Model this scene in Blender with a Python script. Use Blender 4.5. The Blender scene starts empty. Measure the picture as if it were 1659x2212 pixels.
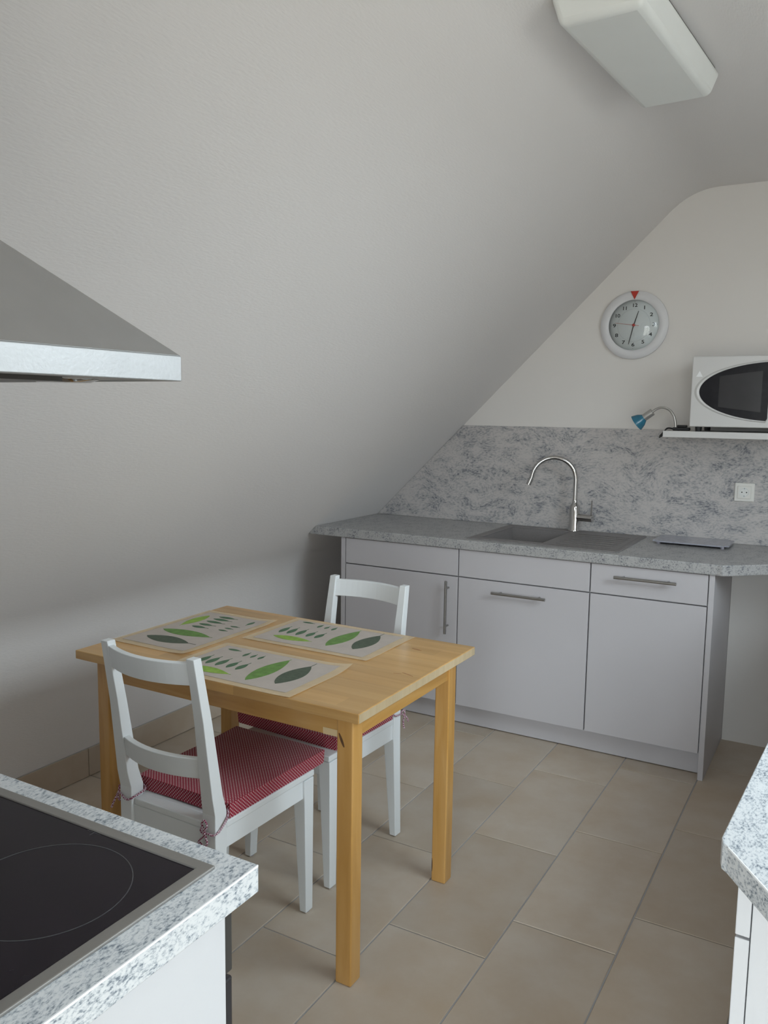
import bpy, bmesh, math, random
from mathutils import Vector, Matrix
random.seed(4)
SC = bpy.context.scene
COL = SC.collection
PI = math.pi

# ------------------------------------------------------------------ camera
W_PX, H_PX = 1659, 2212
CAM = Vector((2.5552, -3.9841, 1.4492))
YAW, PITCH, ROLL, F_PX = 0.51895, -0.12242, 0.01369, 1800.63
def camera():
    c, s = math.cos(YAW), math.sin(YAW)
    fw, rt, up = Vector((-s, c, 0)), Vector((c, s, 0)), Vector((0, 0, 1))
    f2 = fw*math.cos(PITCH) + up*math.sin(PITCH)
    u2 = up*math.cos(PITCH) - fw*math.sin(PITCH)
    r3 = rt*math.cos(ROLL) + u2*math.sin(ROLL)
    u3 = u2*math.cos(ROLL) - rt*math.sin(ROLL)
    cd = bpy.data.cameras.new('camera')
    cd.sensor_fit = 'HORIZONTAL'; cd.sensor_width = 36.0
    cd.lens = F_PX/W_PX*36.0
    cd.clip_start = 0.02; cd.clip_end = 200
    ob = bpy.data.objects.new('camera', cd); COL.objects.link(ob)
    m = Matrix((r3, u3, -f2)).transposed().to_4x4()
    m.translation = CAM
    ob.matrix_world = m
    SC.camera = ob
camera()

# ------------------------------------------------------------------ sky and exposure
SKY_STRENGTH = 14.3
vs = SC.view_settings
vs.view_transform = 'Standard'; vs.look = 'None'; vs.exposure = 0.0; vs.gamma = 1.0
vs.use_curve_mapping = False
world = bpy.data.worlds.new('sky'); SC.world = world; world.use_nodes = True
def build_sky():
    nt = world.node_tree; n = nt.nodes; l = nt.links
    for x in list(n): n.remove(x)
    out = n.new('ShaderNodeOutputWorld'); bg = n.new('ShaderNodeBackground')
    tc = n.new('ShaderNodeTexCoord'); sep = n.new('ShaderNodeSeparateXYZ'); ramp = n.new('ShaderNodeValToRGB')
    mp = n.new('ShaderNodeMath'); mp.operation = 'MULTIPLY_ADD'; mp.inputs[1].default_value = .5; mp.inputs[2].default_value = .5
    l.new(tc.outputs['Generated'], sep.inputs[0]); l.new(sep.outputs['Z'], mp.inputs[0]); l.new(mp.outputs[0], ramp.inputs[0])
    e = ramp.color_ramp.elements
    e[0].position = 0.49; e[0].color = (.42, .41, .38, 1)      # ground, grass and paving
    e[1].position = 0.515; e[1].color = (.87, .935, 1.0, 1)     # bright overcast sky
    e2 = ramp.color_ramp.elements.new(1.0); e2.color = (.76, .885, 1.0, 1)
    bg.inputs['Strength'].default_value = SKY_STRENGTH
    l.new(ramp.outputs[0], bg.inputs['Color']); l.new(bg.outputs[0], out.inputs[0])
build_sky()

# daylight: a glazed door in wall_near behind the camera and a roof window in the opposite slope
NEAR_Y, RIGHT_X = -5.6, 4.3
WIN_NEAR = (2.3, 4.0, 0.12, 2.1)            # x0, x1, z0, z1
RS_X0, RS_Z0 = 3.05, 2.43                   # where the right slope leaves the flat ceiling (45 degrees down)
WIN_ROOF = (.22, 1.32, -2.9, -1.5)          # along the slope from its top, y0, y1
def portal(name, loc, rot, sx, sy):
    ld = bpy.data.lights.new(name, 'AREA'); ld.shape = 'RECTANGLE'; ld.size = sx; ld.size_y = sy
    ld.cycles.is_portal = True
    ob = bpy.data.objects.new(name, ld); COL.objects.link(ob); ob.location = loc; ob.rotation_euler = rot
portal('daylight_portal', ((WIN_NEAR[0]+WIN_NEAR[1])/2, NEAR_Y-.10, (WIN_NEAR[2]+WIN_NEAR[3])/2), (PI/2, 0, 0),
       WIN_NEAR[1]-WIN_NEAR[0], WIN_NEAR[3]-WIN_NEAR[2])
_sm = (WIN_ROOF[0]+WIN_ROOF[1])/2*.7071
portal('daylight_portal', (RS_X0+_sm+.08, (WIN_ROOF[2]+WIN_ROOF[3])/2, RS_Z0-_sm+.08), (0, PI/4, 0),
       WIN_ROOF[1]-WIN_ROOF[0], WIN_ROOF[3]-WIN_ROOF[2])

# ------------------------------------------------------------------ helpers
MATS = {}
def srgb(r, g, b):
    f = lambda v: (v/255/12.92 if v/255 <= .04045 else ((v/255+.055)/1.055)**2.4)
    return (f(r), f(g), f(b), 1)
def new_mat(name):
    m = bpy.data.materials.new(name); m.use_nodes = True
    MATS[name] = m
    return m, m.node_tree, m.node_tree.nodes['Principled BSDF']
def N(nt, t, **kw):
    n = nt.nodes.new(t)
    for k, v in kw.items(): setattr(n, k, v)
    return n
def plain(name, col, rough=.5, metal=0, spec=.5, bump=0, bscale=60, var=0.0, vscale=8, **extra):
    """principled with procedural colour variation and fine relief"""
    m, nt, b = new_mat(name)
    tc = N(nt, 'ShaderNodeTexCoord')
    b.inputs['Base Color'].default_value = col
    b.inputs['Roughness'].default_value = rough; b.inputs['Metallic'].default_value = metal
    b.inputs['Specular IOR Level'].default_value = spec
    for k, v in extra.items(): b.inputs[k].default_value = v
    if var:
        nz = N(nt, 'ShaderNodeTexNoise'); nz.inputs['Scale'].default_value = vscale; nz.inputs['Detail'].default_value = 4
        rp = N(nt, 'ShaderNodeValToRGB')
        rp.color_ramp.elements[0].color = tuple(c*(1-var) for c in col[:3]) + (1,)
        rp.color_ramp.elements[1].color = tuple(min(1, c*(1+var)) for c in col[:3]) + (1,)
        rp.color_ramp.elements[0].position = .3; rp.color_ramp.elements[1].position = .7
        nt.links.new(tc.outputs['Object'], nz.inputs['Vector']); nt.links.new(nz.outputs['Fac'], rp.inputs[0])
        nt.links.new(rp.outputs[0], b.inputs['Base Color'])
    if bump:
        nz2 = N(nt, 'ShaderNodeTexNoise'); nz2.inputs['Scale'].default_value = bscale; nz2.inputs['Detail'].default_value = 3
        bp = N(nt, 'ShaderNodeBump'); bp.inputs['Strength'].default_value = bump; bp.inputs['Distance'].default_value = .002
        nt.links.new(tc.outputs['Object'], nz2.inputs['Vector']); nt.links.new(nz2.outputs['Fac'], bp.inputs['Height'])
        nt.links.new(bp.outputs[0], b.inputs['Normal'])
    return m

def obj_matrix(o):
    while o.parent is not None: o = o.parent
    return Matrix.Translation(o.location) @ o.rotation_euler.to_matrix().to_4x4()

def mk(name, bm, mat, parent=None, bevel=0, seg=2, smooth=False, local=False, angle=35, face=None):
    """bm (world coordinates unless local) becomes one mesh object"""
    if parent is not None and not local:
        bm.transform(obj_matrix(parent).inverted())
    bmesh.ops.recalc_face_normals(bm, faces=bm.faces)
    if face is not None and sum(((f.normal*f.calc_area()).dot(Vector(face)) for f in bm.faces)) < 0:
        bmesh.ops.reverse_faces(bm, faces=bm.faces)
    me = bpy.data.meshes.new(name); bm.to_mesh(me); bm.free()
    o = bpy.data.objects.new(name, me); COL.objects.link(o)
    me.materials.append(MATS[mat] if isinstance(mat, str) else mat)
    if parent is not None: o.parent = parent
    if smooth:
        for p in me.polygons: p.use_smooth = True
        try: me.set_sharp_from_angle(angle=math.radians(angle))
        except Exception: pass
    if bevel:
        md = o.modifiers.new('bevel', 'BEVEL'); md.width = bevel; md.segments = seg; md.limit_method = 'ANGLE'
        md.angle_limit = math.radians(40)
    return o
def tag(o, label=None, cat=None, group=None, kind=None):
    if label: o['label'] = label
    if cat: o['category'] = cat
    if group: o['group'] = group
    if kind: o['kind'] = kind
    return o
def thing(name, label, cat, loc=(0, 0, 0), rz=0, group=None):
    o = bpy.data.objects.new(name, None); COL.objects.link(o)
    o.empty_display_size = .05
    o.location = loc; o.rotation_euler = (0, 0, rz)
    return tag(o, label, cat, group)
def struct(name, bm, mat, **kw):
    o = mk(name, bm, mat, **kw); o['kind'] = 'structure'; return o

def box(x0, x1, y0, y1, z0, z1, bm=None):
    bm = bm or bmesh.new()
    v = [bm.verts.new((x, y, z)) for x in (x0, x1) for y in (y0, y1) for z in (z0, z1)]
    for f in ((0,1,3,2), (4,6,7,5), (0,4,5,1), (2,3,7,6), (0,2,6,4), (1,5,7,3)):
        bm.faces.new([v[i] for i in f])
    return bm
def prism(pts, axis, a0, a1, bm=None):
    """polygon pts (2D) extruded along axis from a0 to a1; 2D coords are the remaining axes in order"""
    bm = bm or bmesh.new()
    def P(p, a):
        if axis == 'x': return (a, p[0], p[1])
        if axis == 'y': return (p[0], a, p[1])
        return (p[0], p[1], a)
    A = [bm.verts.new(P(p, a0)) for p in pts]; B = [bm.verts.new(P(p, a1)) for p in pts]
    n = len(pts)
    bm.faces.new(A); bm.faces.new(B[::-1])
    for i in range(n): bm.faces.new((A[i], B[i], B[(i+1) % n], A[(i+1) % n]))
    return bm
def hexa(c8, bm=None):
    """8 corners: bottom 4 ccw then top 4 ccw"""
    bm = bm or bmesh.new()
    v = [bm.verts.new(c) for c in c8]
    for f in ((3,2,1,0), (4,5,6,7), (0,1,5,4), (1,2,6,5), (2,3,7,6), (3,0,4,7)): bm.faces.new([v[i] for i in f])
    return bm
def frame_dirs(pts):
    out = []; n = None
    for i in range(len(pts)):
        t = (pts[min(i+1, len(pts)-1)] - pts[max(i-1, 0)]).normalized()
        if n is None:
            n = t.cross(Vector((0, 0, 1)))
            if n.length < 1e-3: n = t.cross(Vector((1, 0, 0)))
            n.normalize()
        else:
            n = (n - t*n.dot(t)).normalized()
        out.append((t, n, t.cross(n)))
    return out
def tube(pts, r, seg=10, bm=None, caps=True):
    bm = bm or bmesh.new()
    pts = [Vector(p) for p in pts]; fr = frame_dirs(pts); rings = []
    for i, p in enumerate(pts):
        rr = r[i] if isinstance(r, (list, tuple)) else r
        t, n, b = fr[i]
        rings.append([bm.verts.new(p + (n*math.cos(2*PI*k/seg) + b*math.sin(2*PI*k/seg))*rr) for k in range(seg)])
    for a, b2 in zip(rings, rings[1:]):
        for k in range(seg): bm.faces.new((a[k], a[(k+1) % seg], b2[(k+1) % seg], b2[k]))
    if caps: bm.faces.new(rings[0][::-1]); bm.faces.new(rings[-1])
    return bm
def spline(ctrl, n=8):
    c = [Vector(p) for p in ctrl]; c = [c[0]*2-c[1]] + c + [c[-1]*2-c[-2]]; out = []
    for i in range(1, len(c)-2):
        for k in range(n):
            t = k/n; p0, p1, p2, p3 = c[i-1], c[i], c[i+1], c[i+2]
            out.append(.5*((2*p1) + (p2-p0)*t + (2*p0-5*p1+4*p2-p3)*t*t + (3*p1-p0-3*p2+p3)*t**3))
    out.append(c[-2]); return out
def lathe(profile, origin, axis=(0, 0, 1), seg=32, bm=None, close=True):
    """profile [(radius, height)] about axis through origin"""
    bm = bm or bmesh.new()
    ax = Vector(axis).normalized(); o = Vector(origin)
    u = ax.cross(Vector((0, 0, 1)));
    if u.length < 1e-3: u = Vector((1, 0, 0))
    u.normalize(); w = ax.cross(u); rings = []
    for r, h in profile:
        if r < 1e-6: rings.append([bm.verts.new(o + ax*h)])
        else: rings.append([bm.verts.new(o + ax*h + (u*math.cos(2*PI*k/seg) + w*math.sin(2*PI*k/seg))*r) for k in range(seg)])
    for a, b in zip(rings, rings[1:]):
        for k in range(seg):
            q = [a[k % len(a)], a[(k+1) % len(a)], b[(k+1) % len(b)], b[k % len(b)]]
            q2 = []
            for x in q:
                if x not in q2: q2.append(x)
            if len(q2) > 2: bm.faces.new(q2)
    if close:
        for rg in (rings[0], rings[-1]):
            if len(rg) > 2:
                try: bm.faces.new(rg)
                except ValueError: pass
    return bm
def ring_plate(xo, yo, xi, yi, z0, z1, bm=None):
    """rectangular plate with a rectangular hole: (x0,x1),(y0,y1) outer and inner"""
    bm = bm or bmesh.new()
    xs = [xo[0], xi[0], xi[1], xo[1]]; ys = [yo[0], yi[0], yi[1], yo[1]]
    V = [[[bm.verts.new((x, y, z)) for z in (z0, z1)] for y in ys] for x in xs]
    for i in range(3):
        for j in range(3):
            if i == 1 and j == 1: continue
            bm.faces.new((V[i][j][1], V[i+1][j][1], V[i+1][j+1][1], V[i][j+1][1]))
            bm.faces.new((V[i][j][0], V[i][j+1][0], V[i+1][j+1][0], V[i+1][j][0]))
    for i in range(3):
        for j in (0, 3): bm.faces.new((V[i][j][0], V[i+1][j][0], V[i+1][j][1], V[i][j][1]))
        for k in (0, 3): bm.faces.new((V[k][i][0], V[k][i+1][0], V[k][i+1][1], V[k][i][1]))
    for (a, b) in (((1, 1), (2, 1)), ((2, 1), (2, 2)), ((2, 2), (1, 2)), ((1, 2), (1, 1))):
        bm.faces.new((V[a[0]][a[1]][0], V[b[0]][b[1]][0], V[b[0]][b[1]][1], V[a[0]][a[1]][1]))
    return bm
def bez(p0, p1, p2, n=10):
    return [((1-t)**2*p0[0]+2*t*(1-t)*p1[0]+t*t*p2[0], (1-t)**2*p0[1]+2*t*(1-t)*p1[1]+t*t*p2[1]) for t in [k/n for k in range(n+1)]]

# ------------------------------------------------------------------ materials
def wallpaper(name, col):
    m, nt, b = new_mat(name)
    b.inputs['Base Color'].default_value = col; b.inputs['Roughness'].default_value = .85
    b.inputs['Specular IOR Level'].default_value = .2
    tc = N(nt, 'ShaderNodeTexCoord'); mp = N(nt, 'ShaderNodeMapping'); mp.inputs['Scale'].default_value = (60, 14, 60)
    nz = N(nt, 'ShaderNodeTexNoise'); nz.inputs['Scale'].default_value = 4.0; nz.inputs['Detail'].default_value = 4
    bp = N(nt, 'ShaderNodeBump'); bp.inputs['Strength'].default_value = .35; bp.inputs['Distance'].default_value = .0015
    nt.links.new(tc.outputs['Object'], mp.inputs[0]); nt.links.new(mp.outputs[0], nz.inputs['Vector'])
    nt.links.new(nz.outputs['Fac'], bp.inputs['Height']); nt.links.new(bp.outputs[0], b.inputs['Normal'])
wallpaper('wallpaper', (.77, .74, .72, 1))
plain('wall_paint', (.78, .745, .71, 1), .8, spec=.2, bump=.15, bscale=220)
plain('grout', (.42, .42, .44, 1), .9, spec=.2, bump=.2, bscale=300, var=.06, vscale=30)
plain('skirting_grout', (.45, .44, .43, 1), .9, spec=.2, var=.05)

def tile_mat():
    m, nt, b = new_mat('tile')
    tc = N(nt, 'ShaderNodeTexCoord'); oi = N(nt, 'ShaderNodeObjectInfo')
    add = N(nt, 'ShaderNodeVectorMath', operation='ADD'); mul = N(nt, 'ShaderNodeVectorMath', operation='SCALE'); mul.inputs['Scale'].default_value = 37.0
    cmb = N(nt, 'ShaderNodeCombineXYZ')
    for i in range(3): nt.links.new(oi.outputs['Random'], cmb.inputs[i])
    nt.links.new(cmb.outputs[0], mul.inputs[0]); nt.links.new(tc.outputs['Object'], add.inputs[0]); nt.links.new(mul.outputs[0], add.inputs[1])
    nz = N(nt, 'ShaderNodeTexNoise'); nz.inputs['Scale'].default_value = 4.5; nz.inputs['Detail'].default_value = 5; nz.inputs['Roughness'].default_value = .6
    nt.links.new(add.outputs[0], nz.inputs['Vector'])
    rp = N(nt, 'ShaderNodeValToRGB'); e = rp.color_ramp.elements
    e[0].position = .32; e[0].color = (.50, .40, .295, 1); e[1].position = .68; e[1].color = (.575, .50, .415, 1)
    nt.links.new(nz.outputs['Fac'], rp.inputs[0])
    hsv = N(nt, 'ShaderNodeHueSaturation'); mr = N(nt, 'ShaderNodeMapRange'); mr.inputs['To Min'].default_value = .92; mr.inputs['To Max'].default_value = 1.08
    nt.links.new(oi.outputs['Random'], mr.inputs[0]); nt.links.new(mr.outputs[0], hsv.inputs['Value']); nt.links.new(rp.outputs[0], hsv.inputs['Color'])
    nt.links.new(hsv.outputs[0], b.inputs['Base Color'])
    b.inputs['Roughness'].default_value = .42; b.inputs['Specular IOR Level'].default_value = .4
    n2 = N(nt, 'ShaderNodeTexNoise'); n2.inputs['Scale'].default_value = 40; n2.inputs['Detail'].default_value = 4
    bp = N(nt, 'ShaderNodeBump'); bp.inputs['Strength'].default_value = .12; bp.inputs['Distance'].default_value = .002
    nt.links.new(add.outputs[0], n2.inputs['Vector']); nt.links.new(n2.outputs['Fac'], bp.inputs['Height']); nt.links.new(bp.outputs[0], b.inputs['Normal'])
tile_mat()

def granite(name, base, mid, dark, scale, stretch, rot, distort, rough=.35, cov=(.38, .47, .56), blend=.5):
    """speckled stone-pattern laminate: swirled, elongated flecks"""
    m, nt, b = new_mat(name); L = nt.links
    tc = N(nt, 'ShaderNodeTexCoord')
    sw = N(nt, 'ShaderNodeTexNoise'); sw.inputs['Scale'].default_value = 3.2; sw.inputs['Detail'].default_value = 3
    L.new(tc.outputs['Object'], sw.inputs['Vector'])
    sub = N(nt, 'ShaderNodeVectorMath', operation='SUBTRACT'); sub.inputs[1].default_value = (.5, .5, .5)
    scl = N(nt, 'ShaderNodeVectorMath', operation='SCALE'); scl.inputs['Scale'].default_value = distort
    add = N(nt, 'ShaderNodeVectorMath', operation='ADD')
    L.new(sw.outputs['Color'], sub.inputs[0]); L.new(sub.outputs[0], scl.inputs[0]); L.new(tc.outputs['Object'], add.inputs[0]); L.new(scl.outputs[0], add.inputs[1])
    mp = N(nt, 'ShaderNodeMapping'); mp.inputs['Rotation'].default_value = rot; mp.inputs['Scale'].default_value = stretch
    L.new(add.outputs[0], mp.inputs[0])
    n1 = N(nt, 'ShaderNodeTexNoise'); n1.inputs['Scale'].default_value = scale; n1.inputs['Detail'].default_value = 5; n1.inputs['Roughness'].default_value = .68
    L.new(mp.outputs[0], n1.inputs['Vector'])
    n2 = N(nt, 'ShaderNodeTexNoise'); n2.inputs['Scale'].default_value = scale*.16; n2.inputs['Detail'].default_value = 4
    L.new(mp.outputs[0], n2.inputs['Vector'])
    mix = N(nt, 'ShaderNodeMath', operation='MULTIPLY_ADD'); mix.inputs[1].default_value = blend
    L.new(n2.outputs['Fac'], mix.inputs[0]); 
    m2 = N(nt, 'ShaderNodeMath', operation='MULTIPLY'); m2.inputs[1].default_value = 1-blend
    L.new(n1.outputs['Fac'], m2.inputs[0]); L.new(m2.outputs[0], mix.inputs[2])
    rp = N(nt, 'ShaderNodeValToRGB'); e = rp.color_ramp.elements
    e[0].position = cov[0]; e[0].color = dark; e[1].position = cov[2]; e[1].color = base
    e2 = rp.color_ramp.elements.new(cov[1]); e2.color = mid
    L.new(mix.outputs[0], rp.inputs[0]); L.new(rp.outputs[0], b.inputs['Base Color'])
    b.inputs['Roughness'].default_value = rough; b.inputs['Specular IOR Level'].default_value = .45
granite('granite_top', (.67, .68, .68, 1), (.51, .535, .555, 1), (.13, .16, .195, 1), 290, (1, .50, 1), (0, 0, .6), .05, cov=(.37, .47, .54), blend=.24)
granite('granite_top_shaded', (.44, .43, .42, 1), (.35, .345, .34, 1), (.10, .105, .125, 1), 170, (1, .55, 1), (0, 0, .6), .06, cov=(.37, .46, .54), blend=.26, rough=.3)  # cooktop laminate again, colour darkened to paint in shade on the back counter
granite('granite_splash', (.56, .525, .505, 1), (.43, .415, .41, 1), (.15, .155, .18, 1), 125, (.55, 1, 1.1), (0, .7, 0), .17, rough=.4, cov=(.365, .465, .555), blend=.40)

def wood(name, axis, c0, c1, c2, rough=.28, stave=0.0):
    m, nt, b = new_mat(name); L = nt.links
    tc = N(nt, 'ShaderNodeTexCoord'); mp = N(nt, 'ShaderNodeMapping')
    s = [14, 14, 14]; s['xyz'.index(axis)] = 1.1
    mp.inputs['Scale'].default_value = s; L.new(tc.outputs['Object'], mp.inputs[0])
    nz = N(nt, 'ShaderNodeTexNoise'); nz.inputs['Scale'].default_value = 2.2; nz.inputs['Detail'].default_value = 6; nz.inputs['Distortion'].default_value = .8
    L.new(mp.outputs[0], nz.inputs['Vector'])
    rp = N(nt, 'ShaderNodeValToRGB'); e = rp.color_ramp.elements
    e[0].position = .25; e[0].color = c0; e[1].position = .75; e[1].color = c2
    em = rp.color_ramp.elements.new(.5); em.color = c1
    L.new(nz.outputs['Fac'], rp.inputs[0]); last = rp.outputs[0]
    if stave:
        sep = N(nt, 'ShaderNodeSeparateXYZ'); L.new(tc.outputs['Object'], sep.inputs[0])
        dv = N(nt, 'ShaderNodeMath', operation='MULTIPLY'); dv.inputs[1].default_value = 1/stave
        fl = N(nt, 'ShaderNodeMath', operation='FLOOR'); L.new(sep.outputs['Y'], dv.inputs[0]); L.new(dv.outputs[0], fl.inputs[0])
        dx = N(nt, 'ShaderNodeMath', operation='MULTIPLY_ADD'); dx.inputs[1].default_value = 2.1
        L.new(sep.outputs['X'], dx.inputs[0]); 
        of = N(nt, 'ShaderNodeMath', operation='MULTIPLY'); of.inputs[1].default_value = .371; L.new(fl.outputs[0], of.inputs[0]); L.new(of.outputs[0], dx.inputs[2])
        fx = N(nt, 'ShaderNodeMath', operation='FLOOR'); L.new(dx.outputs[0], fx.inputs[0])
        cb = N(nt, 'ShaderNodeCombineXYZ'); L.new(fl.outputs[0], cb.inputs[0]); L.new(fx.outputs[0], cb.inputs[1])
        wn = N(nt, 'ShaderNodeTexWhiteNoise'); L.new(cb.outputs[0], wn.inputs['Vector'])
        mr = N(nt, 'ShaderNodeMapRange'); mr.inputs['To Min'].default_value = .86; mr.inputs['To Max'].default_value = 1.12
        L.new(wn.outputs['Value'], mr.inputs[0])
        hs = N(nt, 'ShaderNodeHueSaturation'); L.new(mr.outputs[0], hs.inputs['Value']); L.new(last, hs.inputs['Color']); last = hs.outputs[0]
    L.new(last, b.inputs['Base Color'])
    b.inputs['Roughness'].default_value = rough; b.inputs['Specular IOR Level'].default_value = .5
    b.inputs['Coat Weight'].default_value = .25; b.inputs['Coat Roughness'].default_value = .2
wood('birch_top', 'x', (.52, .285, .09, 1), (.60, .35, .125, 1), (.65, .40, .155, 1), stave=.062)
wood('birch_x', 'x', (.44, .22, .05, 1), (.54, .29, .08, 1), (.60, .35, .12, 1))
wood('birch_y', 'y', (.44, .22, .05, 1), (.54, .29, .08, 1), (.60, .35, .12, 1))
wood('birch_leg', 'z', (.46, .23, .05, 1), (.56, .30, .085, 1), (.62, .36, .13, 1))
wood('birch_pale', 'x', (.66, .48, .25, 1), (.72, .54, .30, 1), (.76, .60, .36, 1))
wood('birch_end', 'z', (.50, .37, .21, 1), (.56, .43, .26, 1), (.60, .48, .31, 1), rough=.4, stave=.062)
plain('knot_tan', (.40, .19, .07, 1), .4, var=.25, vscale=80)
plain('knot_brown', (.12, .055, .02, 1), .7, var=.3, vscale=60)

plain('chair_paint', (.76, .78, .78, 1), .38, spec=.45, bump=.08, bscale=90)
plain('front_grey', (.535, .51, .52, 1), .42, spec=.4, bump=.05, bscale=160, var=.012, vscale=3)
plain('carcass', (.50, .49, .49, 1), .6, var=.02)
plain('panel_white', (.60, .60, .61, 1), .4, spec=.4, bump=.05, bscale=160, var=.01, vscale=3)
plain('edge_white', (.88, .88, .88, 1), .5, var=.01)
plain('steel_brushed', (.38, .37, .355, 1), .32, metal=1, bump=.1, bscale=200, var=.05, vscale=40)
plain('hood_steel', (.43, .43, .425, 1), .50, metal=1, bump=.08, bscale=260, var=.03, vscale=20)
plain('hob_frame_steel', (.30, .285, .265, 1), .45, metal=.7, bump=.05, bscale=260, var=.03, vscale=20)
plain('chrome', (.55, .54, .53, 1), .07, metal=1, var=.02)
plain('hob_glass', (.013, .009, .013, 1), .2, spec=.16, var=.15, vscale=30)
plain('hob_print', (.05, .05, .054, 1), .3, var=.05)
plain('oven_black', (.03, .028, .03, 1), .25, var=.1)
plain('oven_steel_dark', (.09, .085, .08, 1), .4, metal=.6, var=.05)
plain('sink_composite', (.20, .185, .18, 1), .42, spec=.5, bump=.1, bscale=400, var=.08, vscale=250)
plain('plastic_white', (.80, .80, .77, 1), .35, var=.01)
plain('plastic_cream', (.80, .78, .73, 1), .32, var=.01)
plain('microwave_white', (.63, .615, .60, 1), .35, var=.01)
plain('microwave_glass', (.018, .017, .02, 1), .18, spec=.4, var=.2, vscale=20)
plain('black_plastic', (.02, .02, .022, 1), .45, var=.1)
plain('shade_blue', (.025, .15, .23, 1), .2, var=.12, vscale=40)
plain('lamp_grey_metal', (.50, .49, .47, 1), .3, metal=.8, var=.04)
plain('clock_dial', (.74, .77, .77, 1), .5, var=.01)
plain('clock_rim', (.72, .71, .72, 1), .4, var=.01)
plain('ink_black', (.02, .02, .02, 1), .6, var=.05)
plain('ink_grey', (.42, .45, .46, 1), .6, var=.05)
plain('red_mark', (.50, .035, .02, 1), .5, var=.08)
plain('diffuser', (.82, .83, .80, 1), .45, var=.01)
plain('dark_gap', (.05, .04, .045, 1), .8, var=.05)
plain('board_glass', (.36, .36, .41, 1), .12, spec=.6, var=.12, vscale=60)
plain('rubber', (.35, .33, .38, 1), .7, var=.05)
plain('leaf_dark', (.075, .10, .065, 1), .6, var=.22, vscale=90)
plain('leaf_mid', (.13, .26, .055, 1), .6, var=.2, vscale=60)
plain('leaf_light', (.26, .42, .06, 1), .6, var=.2, vscale=60)
plain('leaf_small', (.07, .15, .075, 1), .6, var=.25, vscale=90)
plain('mat_print', (.50, .435, .385, 1), .5, var=.04, vscale=30)
plain('window_frame_paint', (.80, .80, .80, 1), .4, var=.01)

def sheet(name, col, alpha, rough=.35):
    m, nt, b = new_mat(name)
    tc = N(nt, 'ShaderNodeTexCoord'); nz = N(nt, 'ShaderNodeTexNoise'); nz.inputs['Scale'].default_value = 25
    mr = N(nt, 'ShaderNodeMapRange'); mr.inputs['To Min'].default_value = alpha-.05; mr.inputs['To Max'].default_value = alpha+.05
    nt.links.new(tc.outputs['Object'], nz.inputs['Vector']); nt.links.new(nz.outputs['Fac'], mr.inputs[0]); nt.links.new(mr.outputs[0], b.inputs['Alpha'])
    b.inputs['Base Color'].default_value = col; b.inputs['Roughness'].default_value = rough
sheet('mat_film', (.90, .74, .50, 1), .42)

def clear_glass(name, tint=(1, 1, 1, 1), boost=1.0, rough=.02):
    m, nt, b = new_mat(name); nt.nodes.remove(b)
    out = [n for n in nt.nodes if n.type == 'OUTPUT_MATERIAL'][0]
    tr = N(nt, 'ShaderNodeBsdfTransparent'); tr.inputs[0].default_value = tint
    gl = N(nt, 'ShaderNodeBsdfGlossy'); gl.inputs['Roughness'].default_value = rough
    fr = N(nt, 'ShaderNodeFresnel'); fr.inputs['IOR'].default_value = 1.45
    mx = N(nt, 'ShaderNodeMixShader'); ml = N(nt, 'ShaderNodeMath', operation='MULTIPLY'); ml.inputs[1].default_value = boost; ml.use_clamp = True
    nt.links.new(fr.outputs[0], ml.inputs[0]); nt.links.new(ml.outputs[0], mx.inputs[0])
    nt.links.new(tr.outputs[0], mx.inputs[1]); nt.links.new(gl.outputs[0], mx.inputs[2]); nt.links.new(mx.outputs[0], out.inputs[0])
clear_glass('pane_glass', (.95, .97, .97, 1), .6)
clear_glass('clock_glass', (.98, .99, .99, 1), 1.5, .06)

def fabric():
    """red cotton with staggered white rice dots, on metric UVs"""
    m, nt, b = new_mat('red_dots'); L = nt.links
    uv = N(nt, 'ShaderNodeUVMap'); sep = N(nt, 'ShaderNodeSeparateXYZ'); L.new(uv.outputs[0], sep.inputs[0])
    p = .0098
    def lat(off):
        d2 = []
        for ax, el in (('X', 1.45), ('Y', 1.0)):
            a = N(nt, 'ShaderNodeMath', operation='MULTIPLY_ADD'); a.inputs[1].default_value = 1/p; a.inputs[2].default_value = off
            L.new(sep.outputs[ax], a.inputs[0])
            f = N(nt, 'ShaderNodeMath', operation='FRACT'); L.new(a.outputs[0], f.inputs[0])
            s = N(nt, 'ShaderNodeMath', operation='SUBTRACT'); s.inputs[1].default_value = .5; L.new(f.outputs[0], s.inputs[0])
            e = N(nt, 'ShaderNodeMath', operation='MULTIPLY'); e.inputs[1].default_value = el; L.new(s.outputs[0], e.inputs[0])
            q = N(nt, 'ShaderNodeMath', operation='MULTIPLY'); L.new(e.outputs[0], q.inputs[0]); L.new(e.outputs[0], q.inputs[1]); d2.append(q)
        sm = N(nt, 'ShaderNodeMath', operation='ADD'); L.new(d2[0].outputs[0], sm.inputs[0]); L.new(d2[1].outputs[0], sm.inputs[1]); return sm
    a, c = lat(0.0), lat(.5)
    mn = N(nt, 'ShaderNodeMath', operation='MINIMUM'); L.new(a.outputs[0], mn.inputs[0]); L.new(c.outputs[0], mn.inputs[1])
    rp = N(nt, 'ShaderNodeValToRGB'); e = rp.color_ramp.elements
    e[0].position = .030; e[0].color = (.72, .58, .58, 1); e[1].position = .056; e[1].color = (.30, .010, .033, 1)
    L.new(mn.outputs[0], rp.inputs[0]); L.new(rp.outputs[0], b.inputs['Base Color'])
    b.inputs['Roughness'].default_value = .9; b.inputs['Specular IOR Level'].default_value = .15
    b.inputs['Sheen Weight'].default_value = .2
fabric()
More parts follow.
